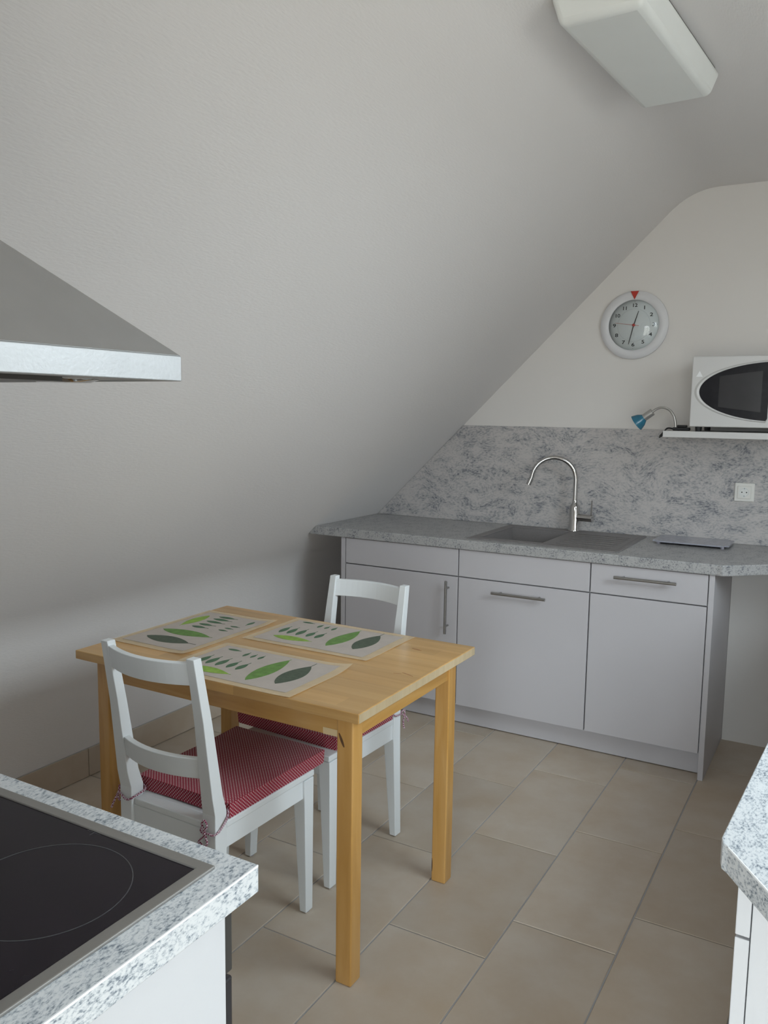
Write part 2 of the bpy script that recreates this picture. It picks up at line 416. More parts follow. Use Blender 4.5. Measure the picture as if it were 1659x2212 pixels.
def cord_mat():
    m, nt, b = new_mat('cord_stripe'); L = nt.links
    tc = N(nt, 'ShaderNodeTexCoord'); ck = N(nt, 'ShaderNodeTexChecker'); ck.inputs['Scale'].default_value = 260
    ck.inputs['Color1'].default_value = (.62, .52, .56, 1); ck.inputs['Color2'].default_value = (.20, .02, .06, 1)
    L.new(tc.outputs['Object'], ck.inputs['Vector']); L.new(ck.outputs[0], b.inputs['Base Color']); b.inputs['Roughness'].default_value = .9
cord_mat()
plain('cushion_back', (.62, .60, .58, 1), .9, var=.03)

# ------------------------------------------------------------------ the room
CEIL = 2.43
def slope_x(z): return .2446 + (z-.8759)/.9853
def slope_z(x): return .8759 + (x-.2446)*.9853
prof = bez((0, .50), (0, slope_z(0)), (.10, slope_z(.10)), 10) + bez((1.73, slope_z(1.73)), (slope_x(CEIL), CEIL), (1.94, CEIL), 10) + [(RS_X0, CEIL)]
# floor slab with grout surface, tiles as pieces
floor = struct('floor', box(-.2, RIGHT_X+.2, NEAR_Y-.2, .2, -.15, -.003), 'grout')
floor['label'] = 'beige stone tile floor laid in offset rows'
TW, TL, GAP = .297, .60, .004
def tile_bm(x0, x1, y0, y1):
    bm = bmesh.new(); c = .0015
    lo = [bm.verts.new(p) for p in ((x0, y0, -.012), (x1, y0, -.012), (x1, y1, -.012), (x0, y1, -.012))]
    mi = [bm.verts.new(p) for p in ((x0, y0, -.0015), (x1, y0, -.0015), (x1, y1, -.0015), (x0, y1, -.0015))]
    hi = [bm.verts.new(p) for p in ((x0+c, y0+c, 0), (x1-c, y0+c, 0), (x1-c, y1-c, 0), (x0+c, y1-c, 0))]
    for a, b in ((lo, mi), (mi, hi)):
        for i in range(4): bm.faces.new((a[i], a[(i+1) % 4], b[(i+1) % 4], b[i]))
    bm.faces.new(hi); return bm
full_tile = None
for k in range(0, 18):
    y0k = -1.452 + .195*(k-5)
    for n in range(-12, 12):
        xa, xb = TW*k + GAP/2, TW*(k+1) - GAP/2
        ya, yb = y0k + TL*n + GAP/2, y0k + TL*(n+1) - GAP/2
        cx0, cx1 = max(xa, 0.0), min(xb, RIGHT_X)
        cy0, cy1 = max(ya, NEAR_Y), min(yb, 0.0)
        if cx1 < 2.0: cy0 = max(cy0, -3.86)
        if cx1-cx0 < .02 or cy1-cy0 < .02: continue
        if (cx0, cx1, cy0, cy1) == (xa, xb, ya, yb):
            if full_tile is None:
                bm = tile_bm(-(xb-xa)/2, (xb-xa)/2, -(yb-ya)/2, (yb-ya)/2)
                bmesh.ops.recalc_face_normals(bm, faces=bm.faces)
                full_tile = bpy.data.meshes.new('tile'); bm.to_mesh(full_tile); bm.free(); full_tile.materials.append(MATS['tile'])
            o = bpy.data.objects.new('tile', full_tile); COL.objects.link(o); o.parent = floor; o.location = ((xa+xb)/2, (ya+yb)/2, 0)
        else:
            bm = tile_bm((cx0-cx1)/2, (cx1-cx0)/2, (cy0-cy1)/2, (cy1-cy0)/2)
            o = mk('tile', bm, 'tile', floor, local=True); o.location = ((cx0+cx1)/2, (cy0+cy1)/2, 0)

# left knee wall, sloped ceiling with rounded folds, flat ceiling
struct('wall_left', box(-.2, 0, NEAR_Y-.2, .2, -.1, .50), 'wallpaper')
cp = prof + [(RS_X0+.083, CEIL+.2), (slope_x(CEIL)-.15, CEIL+.2), (-.2, slope_z(-.05)), (-.2, .50)]
struct('ceiling', prism(cp, 'y', NEAR_Y-.2, .2), 'wallpaper', smooth=True, angle=20)
bk = [(0, -.1), (RIGHT_X+.2, -.1), (RIGHT_X+.2, RS_Z0-(RIGHT_X+.2-RS_X0))] + prof[::-1]
struct('wall_back', prism(bk, 'y', 0, .2), 'wall_paint')
struct('wall_front', prism([(0, -.1), (1.99, -.1), (1.99, CEIL), (1.94, CEIL)] + prof[:-1][::-1][1:], 'y', NEAR_Y, -3.86), 'wall_paint')
# near wall and right wall with window openings
def wall_hole(name, plane, a0, a1, w):
    bm = bmesh.new(); z0, z1 = -.1, CEIL
    for (u0, u1, b0, b1) in ((a0, w[0], z0, z1), (w[1], a1, z0, z1), (w[0], w[1], z0, w[2]), (w[0], w[1], w[3], z1)):
        if plane == 'near': box(u0, u1, NEAR_Y-.2, NEAR_Y, b0, b1, bm)
        else: box(RIGHT_X, RIGHT_X+.2, u0, u1, b0, b1, bm)
    return struct(name, bm, 'wall_paint')
wall_hole('wall_near', 'near', 1.99, RIGHT_X+.2, WIN_NEAR)
struct('wall_right', box(RIGHT_X, RIGHT_X+.2, NEAR_Y-.2, .2, -.1, RS_Z0-(RIGHT_X-RS_X0)), 'wall_paint')
def on_slope(bm):
    """slope space (s down the slope, y, n out of the room) to world"""
    c = math.sqrt(.5)
    bm.transform(Matrix(((c, 0, c, RS_X0), (0, 1, 0, 0), (-c, 0, c, RS_Z0), (0, 0, 0, 1)))); return bm
S_END = (RIGHT_X+.2-RS_X0)*math.sqrt(2)
rs = ring_plate((0, S_END), (NEAR_Y-.2, .2), (WIN_ROOF[0], WIN_ROOF[1]), (WIN_ROOF[2], WIN_ROOF[3]), 0, .15)
struct('ceiling_slope', on_slope(rs), 'wallpaper')
# casing of the lower back wall under the desk end of the worktop
struct('trim_1', box(2.1005, RIGHT_X, -.104, 0, 0, .832), 'wall_paint')
# skirting of floor tiles along the knee wall
bb = struct('baseboard_left', box(0, .004, -3.858, -.002, 0, .1145), 'skirting_grout')
for n in range(-4, 4):
    ya, yb = max(-1.837+TL*n+.0015, -3.858), min(-1.837+TL*(n+1)-.0015, -.62)
    if yb-ya < .03: continue
    mk('tile', box(.004, .0105, ya, yb, .002, .1135), 'tile', bb, bevel=.001, seg=1)
# windows behind and beside the camera
def window_near():
    x0, x1, z0, z1 = WIN_NEAR; y = NEAR_Y-.06
    w = struct('window_1', ring_plate((x0, x1), (z0, z1), (x0+.06, x1-.06), (z0+.06, z1-.06), 0, .06), 'window_frame_paint')
    w.data.transform(Matrix(((1, 0, 0, 0), (0, 0, 1, y-.03), (0, 1, 0, 0), (0, 0, 0, 1))))
    xm = (x0+x1)/2
    mk('window_frame', box(xm-.045, xm+.045, y-.03, y+.03, z0+.06, z1-.06), 'window_frame_paint', w)
    for a, b in ((x0+.06, xm-.045), (xm+.045, x1-.06)):
        mk('pane', box(a, b, y-.004, y+.004, z0+.06, z1-.06), 'pane_glass', w)
window_near()
def window_roof():
    a, b, y0, y1 = WIN_ROOF
    w = struct('window_2', on_slope(ring_plate((a, b), (y0, y1), (a+.06, b-.06), (y0+.06, y1-.06), .06, .12)), 'window_frame_paint')
    mk('pane', on_slope(box(a+.06, b-.06, y0+.06, y1-.06, .086, .094)), 'pane_glass', w)
window_roof()

# ------------------------------------------------------------------ sink run on the back wall
HC, TC = .8759, .0431
HB = HC-TC
YD, YCF = -.605, -.618
G0, G1, G2, G3 = .4125, 1.0151, 1.6151, 2.0777
ROW = HB-.1275; DB = .108
def bar_handle(p0, p1, parent, stand, r=.0062):
    """brushed bar handle with two stand-offs toward +stand"""
    p0, p1 = Vector(p0), Vector(p1); d = (p1-p0).normalized(); s = Vector(stand)
    bm = tube([p0, p1], r, 12)
    for t in (.14, .86):
        q = p0.lerp(p1, t); tube([q, q+s], .0045, 10, bm)
    return mk('handle', bm, 'steel_brushed', parent, smooth=True)
def base_cabinet(name, label, x0, x1, handle_on, hp):
    c = thing(name, label, 'cabinet', ((x0+x1)/2, -.3, .1), group='grey base cabinets under the sink worktop')
    bm = bmesh.new(); t = .016
    zt = HB-.003 if not (x0 < 1.2 < x1 or x0 < 1.4 < x1) else .62     # body stays below the sink bowl
    box(x0+.001, x0+.001+t, YD+.021, -.012, .1, HB-.001, bm); box(x1-.001-t, x1-.001, YD+.021, -.012, .1, HB-.001, bm)
    box(x0+.001+t, x1-.001-t, YD+.021, -.012, .1, .1+t, bm); box(x0+.001+t, x1-.001-t, -.02, -.012, .1+t, zt, bm)
    box(x0+.001+t, x1-.001-t, YD+.021, YD+.036, .1+t, HB-.001, bm)
    mk('body', bm, 'carcass', c)
    g = .0027
    d1 = mk('drawer_front', box(x0+g, x1-g, YD, YD+.019, ROW+g, HB-.003), 'front_grey', c, bevel=.0012)
    d2 = mk('door', box(x0+g, x1-g, YD, YD+.019, DB, ROW-g), 'front_grey', c, bevel=.0012)
    if handle_on: bar_handle(hp[0], hp[1], d1 if handle_on == 'drawer' else d2, (0, .032, 0))
YH = YD-.032
base_cabinet('base_cabinet', 'grey base cabinet with upright bar handle, behind the far chair', G0, G1, 'door', ((.969, YH, .440), (.969, YH, .684)))
base_cabinet('base_cabinet', 'middle grey cabinet under the sink, horizontal bar handle on its door', G1, G2, 'door', ((1.189, YH, .656), (1.434, YH, .656)))
base_cabinet('base_cabinet', 'grey cabinet with the bar handle on its drawer, beside the end panel', G2, G3, 'drawer', ((1.719, YH, .786), (1.963, YH, .786)))
tag(mk('side_panel', box(.388, .4105, YD, -.012, 0, HB-.001), 'front_grey', bevel=.001), 'narrow grey side panel closing the cabinet row by the slope', 'panel')
tag(mk('side_panel', box(G3+.0015, 2.0995, YD-.002, -.012, 0, HB-.001), 'front_grey', bevel=.001), 'tall grey end panel at the right end of the sink cabinets', 'panel')
tag(mk('plinth_board', box(.412, G3, -.545, -.528, .004, .0985), 'front_grey', bevel=.001), 'long grey plinth board below the sink cabinets', 'plinth')

# worktop with sink cut-out, slanted left end, cut corner on the right
SK = (1.035, 1.715, -.567, -.045)           # sink plate x0,x1,y0,y1
def sink_worktop():
    bm = bmesh.new()
    o = .02; hx0, hx1, hy0, hy1 = SK[0]+o, SK[1]-o, SK[2]+o, SK[3]-o
    xl = lambda z: slope_x(z)+.001
    ys = [YCF, hy0, hy1, -.0105]
    xs = [None, hx0, hx1, 2.105]
    def V(i, j, z):
        x = xl(z) if i == 0 else xs[i]
        return (x, ys[j], z)
    g = {}
    for i in range(4):
        for j in range(4):
            for z in (HB, HC): g[i, j, z] = bm.verts.new(V(i, j, z))
    for i in range(3):
        for j in range(3):
            if i == 1 and j == 1: continue
            for z in (HB, HC): bm.faces.new((g[i, j, z], g[i+1, j, z], g[i+1, j+1, z], g[i, j+1, z]))
    for a, b in (((1, 1), (2, 1)), ((2, 1), (2, 2)), ((2, 2), (1, 2)), ((1, 2), (1, 1))):
        bm.faces.new((g[a[0], a[1], HB], g[b[0], b[1], HB], g[b[0], b[1], HC], g[a[0], a[1], HC]))
    for i in range(3):
        bm.faces.new((g[i, 0, HB], g[i+1, 0, HB], g[i+1, 0, HC], g[i, 0, HC])); bm.faces.new((g[i, 3, HB], g[i+1, 3, HB], g[i+1, 3, HC], g[i, 3, HC]))
        bm.faces.new((g[0, i, HB], g[0, i+1, HB], g[0, i+1, HC], g[0, i, HC]))
    # right extension: corner cut, then a shallower desk end
    ext = [(2.125, YCF-.004), (2.15, YCF+.012), (2.33, -.44), (2.40, -.41), (3.2, -.41), (3.2, -.0105)]
    E = {z: [bm.verts.new((x, y, z)) for x, y in ext] for z in (HB, HC)}
    for z in (HB, HC):
        bm.faces.new([g[3, 0, z]] + E[z] + [g[3, 3, z], g[3, 2, z], g[3, 1, z]])
    chain = {z: [g[3, 0, z]] + E[z] + [g[3, 3, z]] for z in (HB, HC)}
    for i in range(len(ext)+1):
        bm.faces.new((chain[HB][i], chain[HB][i+1], chain[HC][i+1], chain[HC][i]))
    return mk('worktop', bm, 'granite_top_shaded', bevel=.004, seg=2)
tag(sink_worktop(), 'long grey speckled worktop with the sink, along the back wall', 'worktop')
bs0, bs1 = HC+.0005, 1.3741
tag(mk('backsplash', prism([(slope_x(bs0)+.002, bs0), (3.2, bs0), (3.2, bs1), (slope_x(bs1)+.002, bs1)], 'y', -.010, -.0004), 'granite_splash'),
    'swirled grey stone-pattern backsplash panel cut along the slope', 'backsplash')

def sink():
    s = thing('kitchen_sink', 'grey composite sink with bowl and ribbed drainer set in the worktop', 'sink', (1.375, -.3, HC))
    x0, x1, y0, y1 = SK
    bx0, bx1, by0, by1 = 1.075, 1.372, -.515, -.105     # bowl mouth
    mk('rim', ring_plate((x0, x1), (y0, y1), (bx0, bx1), (by0, by1), HC-.002, HC+.005), 'sink_composite', s, bevel=.003)
    bm = bmesh.new(); d = .165; t = .006; ins = .022; zt = HC-.001
    lo = lambda e, z, i: [bm.verts.new(p) for p in ((bx0+i-e, by0+i-e, z), (bx1-i+e, by0+i-e, z), (bx1-i+e, by1-i+e, z), (bx0+i-e, by1-i+e, z))]
    a = lo(0, zt, 0); b = lo(0, HC-d, ins); c = lo(t, zt, 0); e = lo(t, HC-d-t, ins)
    for p, q in ((a, b), (c, e), (a, c)):
        for i in range(4): bm.faces.new((p[i], p[(i+1) % 4], q[(i+1) % 4], q[i]))
    bm.faces.new(b); bm.faces.new(e)
    mk('bowl', bm, 'sink_composite', s)
    dr = mk('drain', lathe([(.0, .004), (.032, .004), (.042, .002), (.042, 0)], (1.22, -.30, HC-d+.0005), seg=28), 'chrome', s, smooth=True)
    mk('drainer', box(1.405, 1.695, -.545, -.125, HC+.0052, HC+.0062), 'sink_composite', s, bevel=.0005, seg=1)
    for k in range(7):
        yy = -.50 + k*.055
        mk('rib', box(1.43, 1.67, yy-.006, yy+.006, HC+.0062, HC+.009), 'sink_composite', s, bevel=.0025)
sink()
def faucet():
    bx, by, z0 = 1.377, -.0755, HC+.0055
    f = thing('kitchen_faucet', 'tall chrome faucet with a high curved spout at the sink', 'faucet', (bx, by, z0))
    mk('base', lathe([(.026, 0), (.026, .004), (.0235, .008), (.0235, .115), (.021, .124), (.013, .135), (.012, .15)], (bx, by, z0), seg=28), 'chrome', f, smooth=True)
    d = Vector((-.92, -.39, 0)).normalized(); R = .104; zc = 1.128
    pts = [Vector((bx, by, z0+.13)), Vector((bx, by, zc))]
    for k in range(1, 19):
        a = PI*k/18*.97; pts.append(Vector((bx, by, zc)) + d*(R-R*math.cos(a)) + Vector((0, 0, R*math.sin(a))))
    end = pts[-1]; tip = end + (d*.02 + Vector((0, 0, -.05)))*.7
    mk('spout', tube(pts + [tip], .0105, 14), 'chrome', f, smooth=True)
    mk('nozzle', tube([end + (tip-end)*.2, tip + (tip-end)*.1], .0122, 14), 'chrome', f, smooth=True)
    c0 = Vector((bx, by, .948)); c1 = c0 + Vector((.092, -.012, 0))
    lv = mk('mixer_body', tube([c0, c1], .0175, 18), 'chrome', f, smooth=True)
    mk('lever', tube([c1 - Vector((.008, 0, -.008)), c1 + Vector((-.006, 0, .085))], [.0045, .003], 8), 'chrome', lv, smooth=True)
faucet()
def cutting_board():
    b = thing('cutting_board', 'flat grey glass cutting board lying against the backsplash', 'cutting board', (1.93, -.115, HC))
    bm = box(1.775, 2.092, -.222, -.0125, HC+.009, HC+.0145)
    bmesh.ops.bevel(bm, geom=[e for e in bm.edges if abs(e.verts[0].co.z-e.verts[1].co.z) > .004], offset=.018, segments=5, affect='EDGES')
    mk('board', bm, 'board_glass', b)
    for x in (1.80, 2.065):
        for y in (-.20, -.035): mk('foot', lathe([(.008, 0), (.008, .009)], (x, y, HC), seg=12), 'rubber', b)
cutting_board()

def outlet():
    cx, cz = 2.118, 1.108; y = -.010
    o = thing('wall_socket', 'white power socket on the stone backsplash', 'socket', (cx, y, cz))
    bm = box(cx-.041, cx+.041, y-.008, y, cz-.041, cz+.041)
    mk('frame', bm, 'plastic_cream', o, bevel=.005, seg=3)
    bm = box(cx-.028, cx+.028, y-.0125, y-.008, cz-.028, cz+.028)
    mk('insert', bm, 'plastic_cream', o, bevel=.003, seg=2)
    mk('recess', lathe([(.0215, 0), (.0215, .0018), (.0185, .0018), (.0175, .0004), (0, .0004)], (cx, y-.0124, cz), axis=(0, -1, 0), seg=32), 'plastic_white', o, smooth=True)
    for dx, dz in ((-.0095, 0), (.0095, 0)):
        mk('hole', lathe([(.0027, 0), (.0027, .0012)], (cx+dx, y-.0126, cz+dz), axis=(0, -1, 0), seg=12), 'ink_black', o)
    for dz in (-.0165, .0165):
        mk('earth_clip', box(cx-.002, cx+.002, y-.0145, y-.0126, cz+dz-.003, cz+dz+.003), 'ink_grey', o)
outlet()

# ------------------------------------------------------------------ wall clock
def text_bm(body, size, sx=1.0):
    cu = bpy.data.curves.new('txt', 'FONT'); cu.body = body; cu.size = size; cu.align_x = 'CENTER'; cu.align_y = 'CENTER'; cu.extrude = .0002; cu.offset = .0004; cu.resolution_u = 3
    ob = bpy.data.objects.new('txt', cu); COL.objects.link(ob); bpy.context.view_layer.update()
    me = bpy.data.meshes.new_from_object(ob.evaluated_get(bpy.context.evaluated_depsgraph_get()))
    bm = bmesh.new(); bm.from_mesh(me); bm.transform(Matrix.Diagonal((sx, 1, 1, 1)))
    bpy.data.objects.remove(ob); bpy.data.curves.remove(cu); bpy.data.meshes.remove(me)
    return bm
def wall_clock():
    cx, cz = 1.601, 1.850
    ck = thing('wall_clock', 'round white wall clock with a red triangle above twelve', 'clock', (cx, 0, cz))
    ax = (0, -1, 0); o = (cx, 0, cz)
    mk('rim', lathe([(.150, 0), (.155, .010), (.154, .017), (.146, .024), (.130, .0265), (.118, .0245), (.1142, .0215), (.1142, .012), (.02, .012)], o, ax, 72), 'clock_rim', ck, smooth=True)
    mk('dial', lathe([(.1140, .012), (.1140, .0165), (0, .0165)], o, ax, 64), 'clock_dial', ck)
    mk('crystal', lathe([(.1135, .0216), (.108, .0258), (.098, .0315), (.082, .0380), (.062, .0430), (.040, .0463), (.02, .0478), (0, .0482)], o, ax, 64, close=False), 'clock_glass', ck, smooth=True, angle=80, face=(0, -1, 0))
    def flat(name, bm, mat, dx, dz, h, rot=0.0):
        bm.transform(Matrix.Rotation(rot, 4, 'Z'))
        bm.transform(Matrix.Rotation(PI/2, 4, 'X')); bm.transform(Matrix.Translation((cx+dx, -h, cz+dz)))
        return mk(name, bm, mat, ck)
    for hnum in range(1, 13):
        a = 2*PI*hnum/12; r = .089
        flat('numeral', text_bm(str(hnum), .0225, 1.35 if hnum < 10 else 1.15), 'ink_black', r*math.sin(a), r*math.cos(a), .0170)
    for q in range(4):
        a = PI/2*q; bm = lathe([(.0011, 0), (.0011, .0006)], (0, 0, 0), seg=8); flat('dot', bm, 'ink_black', .105*math.sin(a), .105*math.cos(a), .0168)
    mk('minute_track', lathe([(.0735, .0166), (.0735, .0170), (.0742, .0170), (.0742, .0166)], o, ax, 64, close=False), 'ink_grey', ck)
    flat('maker_mark', box(-.0004, .0004, -.009, .009, 0, .0004), 'ink_grey', 0.002, -.043, .0168)
    tri = bmesh.new(); v = [tri.verts.new(p) for p in ((-.0185, .152, 0), (.0185, .152, 0), (0, .115, 0), (-.0185, .152, .0025), (.0185, .152, .0025), (0, .115, .0025))]
    for f in ((0, 2, 1), (3, 4, 5), (0, 1, 4, 3), (1, 2, 5, 4), (2, 0, 3, 5)): tri.faces.new([v[i] for i in f])
    flat('marker', tri, 'red_mark', 0, 0, .0275)
    def hand(name, ang, l0, l1, w0, w1, mat, h):
        bm = bmesh.new(); v = [bm.verts.new(p) for z in (0, .0008) for p in ((-w0, -l0, z), (w0, -l0, z), (w1, l1, z), (-w1, l1, z))]
        for f in ((3, 2, 1, 0), (4, 5, 6, 7), (0, 1, 5, 4), (1, 2, 6, 5), (2, 3, 7, 6), (3, 0, 4, 7)): bm.faces.new([v[i] for i in f])
        flat(name, bm, mat, 0, 0, h, -ang)
    hand('hour_hand', math.radians(17), .004, .066, .0026, .0013, 'ink_black', .019)
    hand('minute_hand', math.radians(193), .004, .089, .0024, .0012, 'ink_black', .021)
    hand('second_hand', math.radians(278), .024, .085, .0009, .0006, 'red_mark', .023)
    mk('hub', lathe([(.0062, .0165), (.0062, .0245), (.004, .0258), (0, .0258)], o, ax, 20), 'red_mark', ck, smooth=True)
wall_clock()

# ------------------------------------------------------------------ shelf, microwave, clip lamp
SH_Z0, SH_Z1, SH_Y = 1.350, 1.376, -.345
tag(mk('wall_shelf', box(1.822, 2.95, SH_Y, -.0105, SH_Z0, SH_Z1), 'microwave_white', bevel=.0015), 'white wall shelf above the backsplash carrying the microwave', 'shelf')
def microwave():
    x0, x1, z0, z1, yf = 1.923, 2.383, 1.395, 1.683, -.33
    m = thing('microwave_oven', 'white microwave with an oval dark window on the wall shelf', 'microwave', ((x0+x1)/2, -.18, SH_Z1))
    mk('body', box(x0+.004, x1-.004, yf+.03, -.02, z0, z1-.003), 'microwave_white', m, bevel=.006)
    xd = 2.245
    d = mk('door', box(x0, xd, yf, yf+.029, z0+.001, z1), 'microwave_white', m, bevel=.004, seg=3)
    # oval window, straight on its right side
    cx, cz, a, b = 2.262, 1.540, .306, .118
    def oval(s, n=44):
        P = []
        for k in range(n+1):
            t = PI/2 + PI*k/n; P.append((cx+a*s*math.cos(t), cz+b*s*math.sin(t)))
        lim = 2.212
        Q = [p for p in P if p[0] < lim]
        top = cz + b*s*math.sqrt(1-((lim-cx)/(a*s))**2); bot = 2*cz-top
        return [(lim+.006, top-.010), (lim, top)] + Q + [(lim, bot), (lim+.006, bot+.010)]
    w = mk('window', prism(oval(1.0), 'y', yf-.004, yf+.001), 'microwave_glass', d)
    big = oval(1.065); sm = oval(1.0)
    bm = bmesh.new()
    A = [[bm.verts.new((p[0], yy, p[1])) for p in poly] for poly, yy in ((big, yf-.0005), ([(s[0]*.5+g[0]*.5, s[1]*.5+g[1]*.5) for s, g in zip(sm, big)] if len(sm) == len(big) else sm, yf-.0055), (sm, yf-.003))] if len(sm) == len(big) else None
    if A:
        for r0, r1 in zip(A, A[1:]):
            for i in range(len(r0)-1): bm.faces.new((r0[i], r0[i+1], r1[i+1], r1[i]))
        mk('window_surround', bm, 'microwave_white', d, smooth=True)
    else: bm.free()
    mk('viewing_screen', prism([(2.032, 1.478), (2.192, 1.458), (2.192, 1.622), (2.032, 1.602)], 'y', yf-.0048, yf-.0041), 'oven_black', w)
    mk('badge', prism([(1.940, 1.600), (1.966, 1.600), (1.953, 1.624)], 'y', yf-.0008, yf+.001), 'edge_white', d)
    mk('control_panel', box(xd+.003, x1, yf, yf+.029, z0+.001, z1), 'microwave_white', m, bevel=.004, seg=3)
    for kz in (1.60, 1.50): mk('knob', lathe([(.024, 0), (.022, .014), (0, .016)], (2.315, yf, kz), (0, -1, 0), 28), 'plastic_white', m, smooth=True)
    for fx in (x0+.03, x1-.03):
        for fy in (yf+.05, -.05): mk('foot', lathe([(.012, 0), (.014, z0-SH_Z1)], (fx, fy, SH_Z1), seg=14), 'black_plastic', m)
microwave()
def clip_lamp():
    y = -.215
    l = thing('clip_lamp', 'small clip-on lamp with blue shade and bent silver neck', 'lamp', (1.86, y, SH_Z1))
    bm = box(1.838, 1.908, y-.016, y+.016, SH_Z1, SH_Z1+.014); box(1.855, 1.896, y-.013, y+.013, SH_Z1+.014, SH_Z1+.024, bm)
    mk('clamp', bm, 'black_plastic', l, bevel=.004)
    neck = spline([(1.848, y, SH_Z1+.012), (1.846, y, 1.410), (1.838, y, 1.438), (1.818, y, 1.464), (1.788, y, 1.474), (1.764, y, 1.467), (1.744, y, 1.452)], 6)
    mk('neck', tube(neck, .0055, 10), 'lamp_grey_metal', l, smooth=True)
    a = Vector((1.748, y, 1.455)); d = Vector((-.80, 0, -.60)).normalized()
    mk('socket', lathe([(.009, 0), (.0165, .001), (.0165, .043), (.013, .044)], a, d, 20), 'lamp_grey_metal', l, smooth=True)
    s = a + d*.040
    mk('shade', lathe([(.0145, 0), (.018, .006), (.028, .020), (.037, .044), (.035, .044), (.026, .021), (.013, .006)], s, d, 28, close=False), 'shade_blue', l, smooth=True)
    mk('bulb', lathe([(.009, .0), (.012, .012), (.009, .024), (0, .027)], s, d, 16), 'plastic_white', l, smooth=True)
    cable = spline([(1.845, y-.01, SH_Z1+.006), (1.826, y-.02, SH_Z1+.010), (1.814, y-.02, SH_Z1+.006), (1.802, y-.02, SH_Z1-.012), (1.786, y-.02, SH_Z1-.032)], 6)
    mk('cable', tube(cable, .0036, 8), 'black_plastic', l, smooth=True)
    sw = tube([(1.806, y-.02, SH_Z1-.008), (1.790, y-.02, SH_Z1-.027)], .0062, 8)
    mk('switch', sw, 'black_plastic', l, smooth=True)
clip_lamp()

# ------------------------------------------------------------------ ceiling lamp
def ceiling_lamp():
    c = Vector((1.985, -1.662, 0)); rz = -math.radians(4.2)
    l = thing('ceiling_lamp', 'white box-shaped ceiling lamp fixed to the flat ceiling', 'lamp', (c.x, c.y, CEIL), rz)
    zt, zb = CEIL-.012, CEIL-.082; hx, hy = .118, .345; ix, iy = .098, .322
    bm = hexa([(-hx, -hy, zt), (hx, -hy, zt), (hx, hy, zt), (-hx, hy, zt), (-ix, -iy, zb), (ix, -iy, zb), (ix, iy, zb), (-ix, iy, zb)])
    bm.transform(Matrix.Translation((0, 0, -CEIL)))
    mk('cover', bm, 'diffuser', l, bevel=.016, seg=4, local=True, smooth=True)
    bm = box(-hx+.015, hx-.015, -hy+.015, hy-.015, -.0125, -.0005)
    mk('base_plate', bm, 'dark_gap', l, local=True)
ceiling_lamp()

# ------------------------------------------------------------------ dining table and placemats
TX0, TX1, TY0, TY1, TH = .6016, 1.5771, -2.3734, -1.7038, .738
def table():
    cx, cy = (TX0+TX1)/2, (TY0+TY1)/2
    t = thing('dining_table', 'small honey-coloured wooden dining table by the sloped wall', 'table', (cx, cy, 0), -.0044)
    hx, hy = (TX1-TX0)/2, (TY1-TY0)/2; ins, ls = .0412, .047; zt = TH-.0255
    top = mk('tabletop', box(-hx, hx, -hy, hy, zt, TH), 'birch_top', t, bevel=.002, local=True)
    for sx in (-1, 1):
        mk('end_grain', box(*sorted((sx*(hx-.0005), sx*(hx+.0005))), -hy+.002, hy-.002, zt+.002, TH-.002), 'birch_end', t, local=True)
        for sy in (-1, 1):
            x0, x1 = sorted((sx*(hx-ins), sx*(hx-ins-ls))); y0, y1 = sorted((sy*(hy-ins), sy*(hy-ins-ls)))
            lg = mk('leg', box(x0, x1, y0, y1, 0, zt), 'birch_leg', t, bevel=.004, seg=3, local=True)
            if sx == 1 and sy == -1:
                # slanted screw slot on the face toward the cooker
                bm = lathe([(1, 0), (1, .0012)], (0, 0, 0), (0, -1, 0), 20)
                bm.transform(Matrix.Translation((x0+.0145, y0+.0006, .645)) @ Matrix.Rotation(-.42, 4, 'Y') @ Matrix.Diagonal((.0036, 1, .019, 1)))
                mk('slot', bm, 'knot_brown', lg, local=True)
            if sx == 1 and sy == 1:
                bm = lathe([(1, 0), (.6, .001)], (0, 0, 0), (0, -1, 0), 14)
                bm.transform(Matrix.Translation((x0+.003, y0+.0006, .052)) @ Matrix.Diagonal((.0022, 1, .026, 1)))
                mk('knot', bm, 'knot_brown', lg, local=True)
    for kx, ky, lx, ly, an in ((.352, .213, .020, .004, -.25), (.442, -.010, .022, .0022, -.35), (.415, -.018, .012, .0015, .2)):
        bm = lathe([(1, 0), (1, .0002)], (0, 0, 0), seg=16)
        bm.transform(Matrix.Translation((kx, ky, TH+.00005)) @ Matrix.Rotation(an, 4, 'Z') @ Matrix.Diagonal((lx, ly, 1, 1)))
        mk('knot', bm, 'knot_tan', top, local=True)
    za = .648; r = ins+.006; th = .019
    for s in (-1, 1):
        y0, y1 = sorted((s*(hy-r), s*(hy-r-th)))
        mk('apron', box(-(hx-ins-ls), hx-ins-ls, y0, y1, za, zt), 'birch_x', t, bevel=.0015, local=True)
        x0, x1 = sorted((s*(hx-r), s*(hx-r-th)))
        mk('apron', box(x0, x1, -(hy-ins-ls), hy-ins-ls, za, zt), 'birch_y', t, bevel=.0015, local=True)
    xe = hx-ins-ls
    mk('corner_block', box(xe-.044, xe-.001, -(hy-r)-.0008, -(hy-r)+.001, za, za+.017), 'birch_pale', t, local=True)
table()

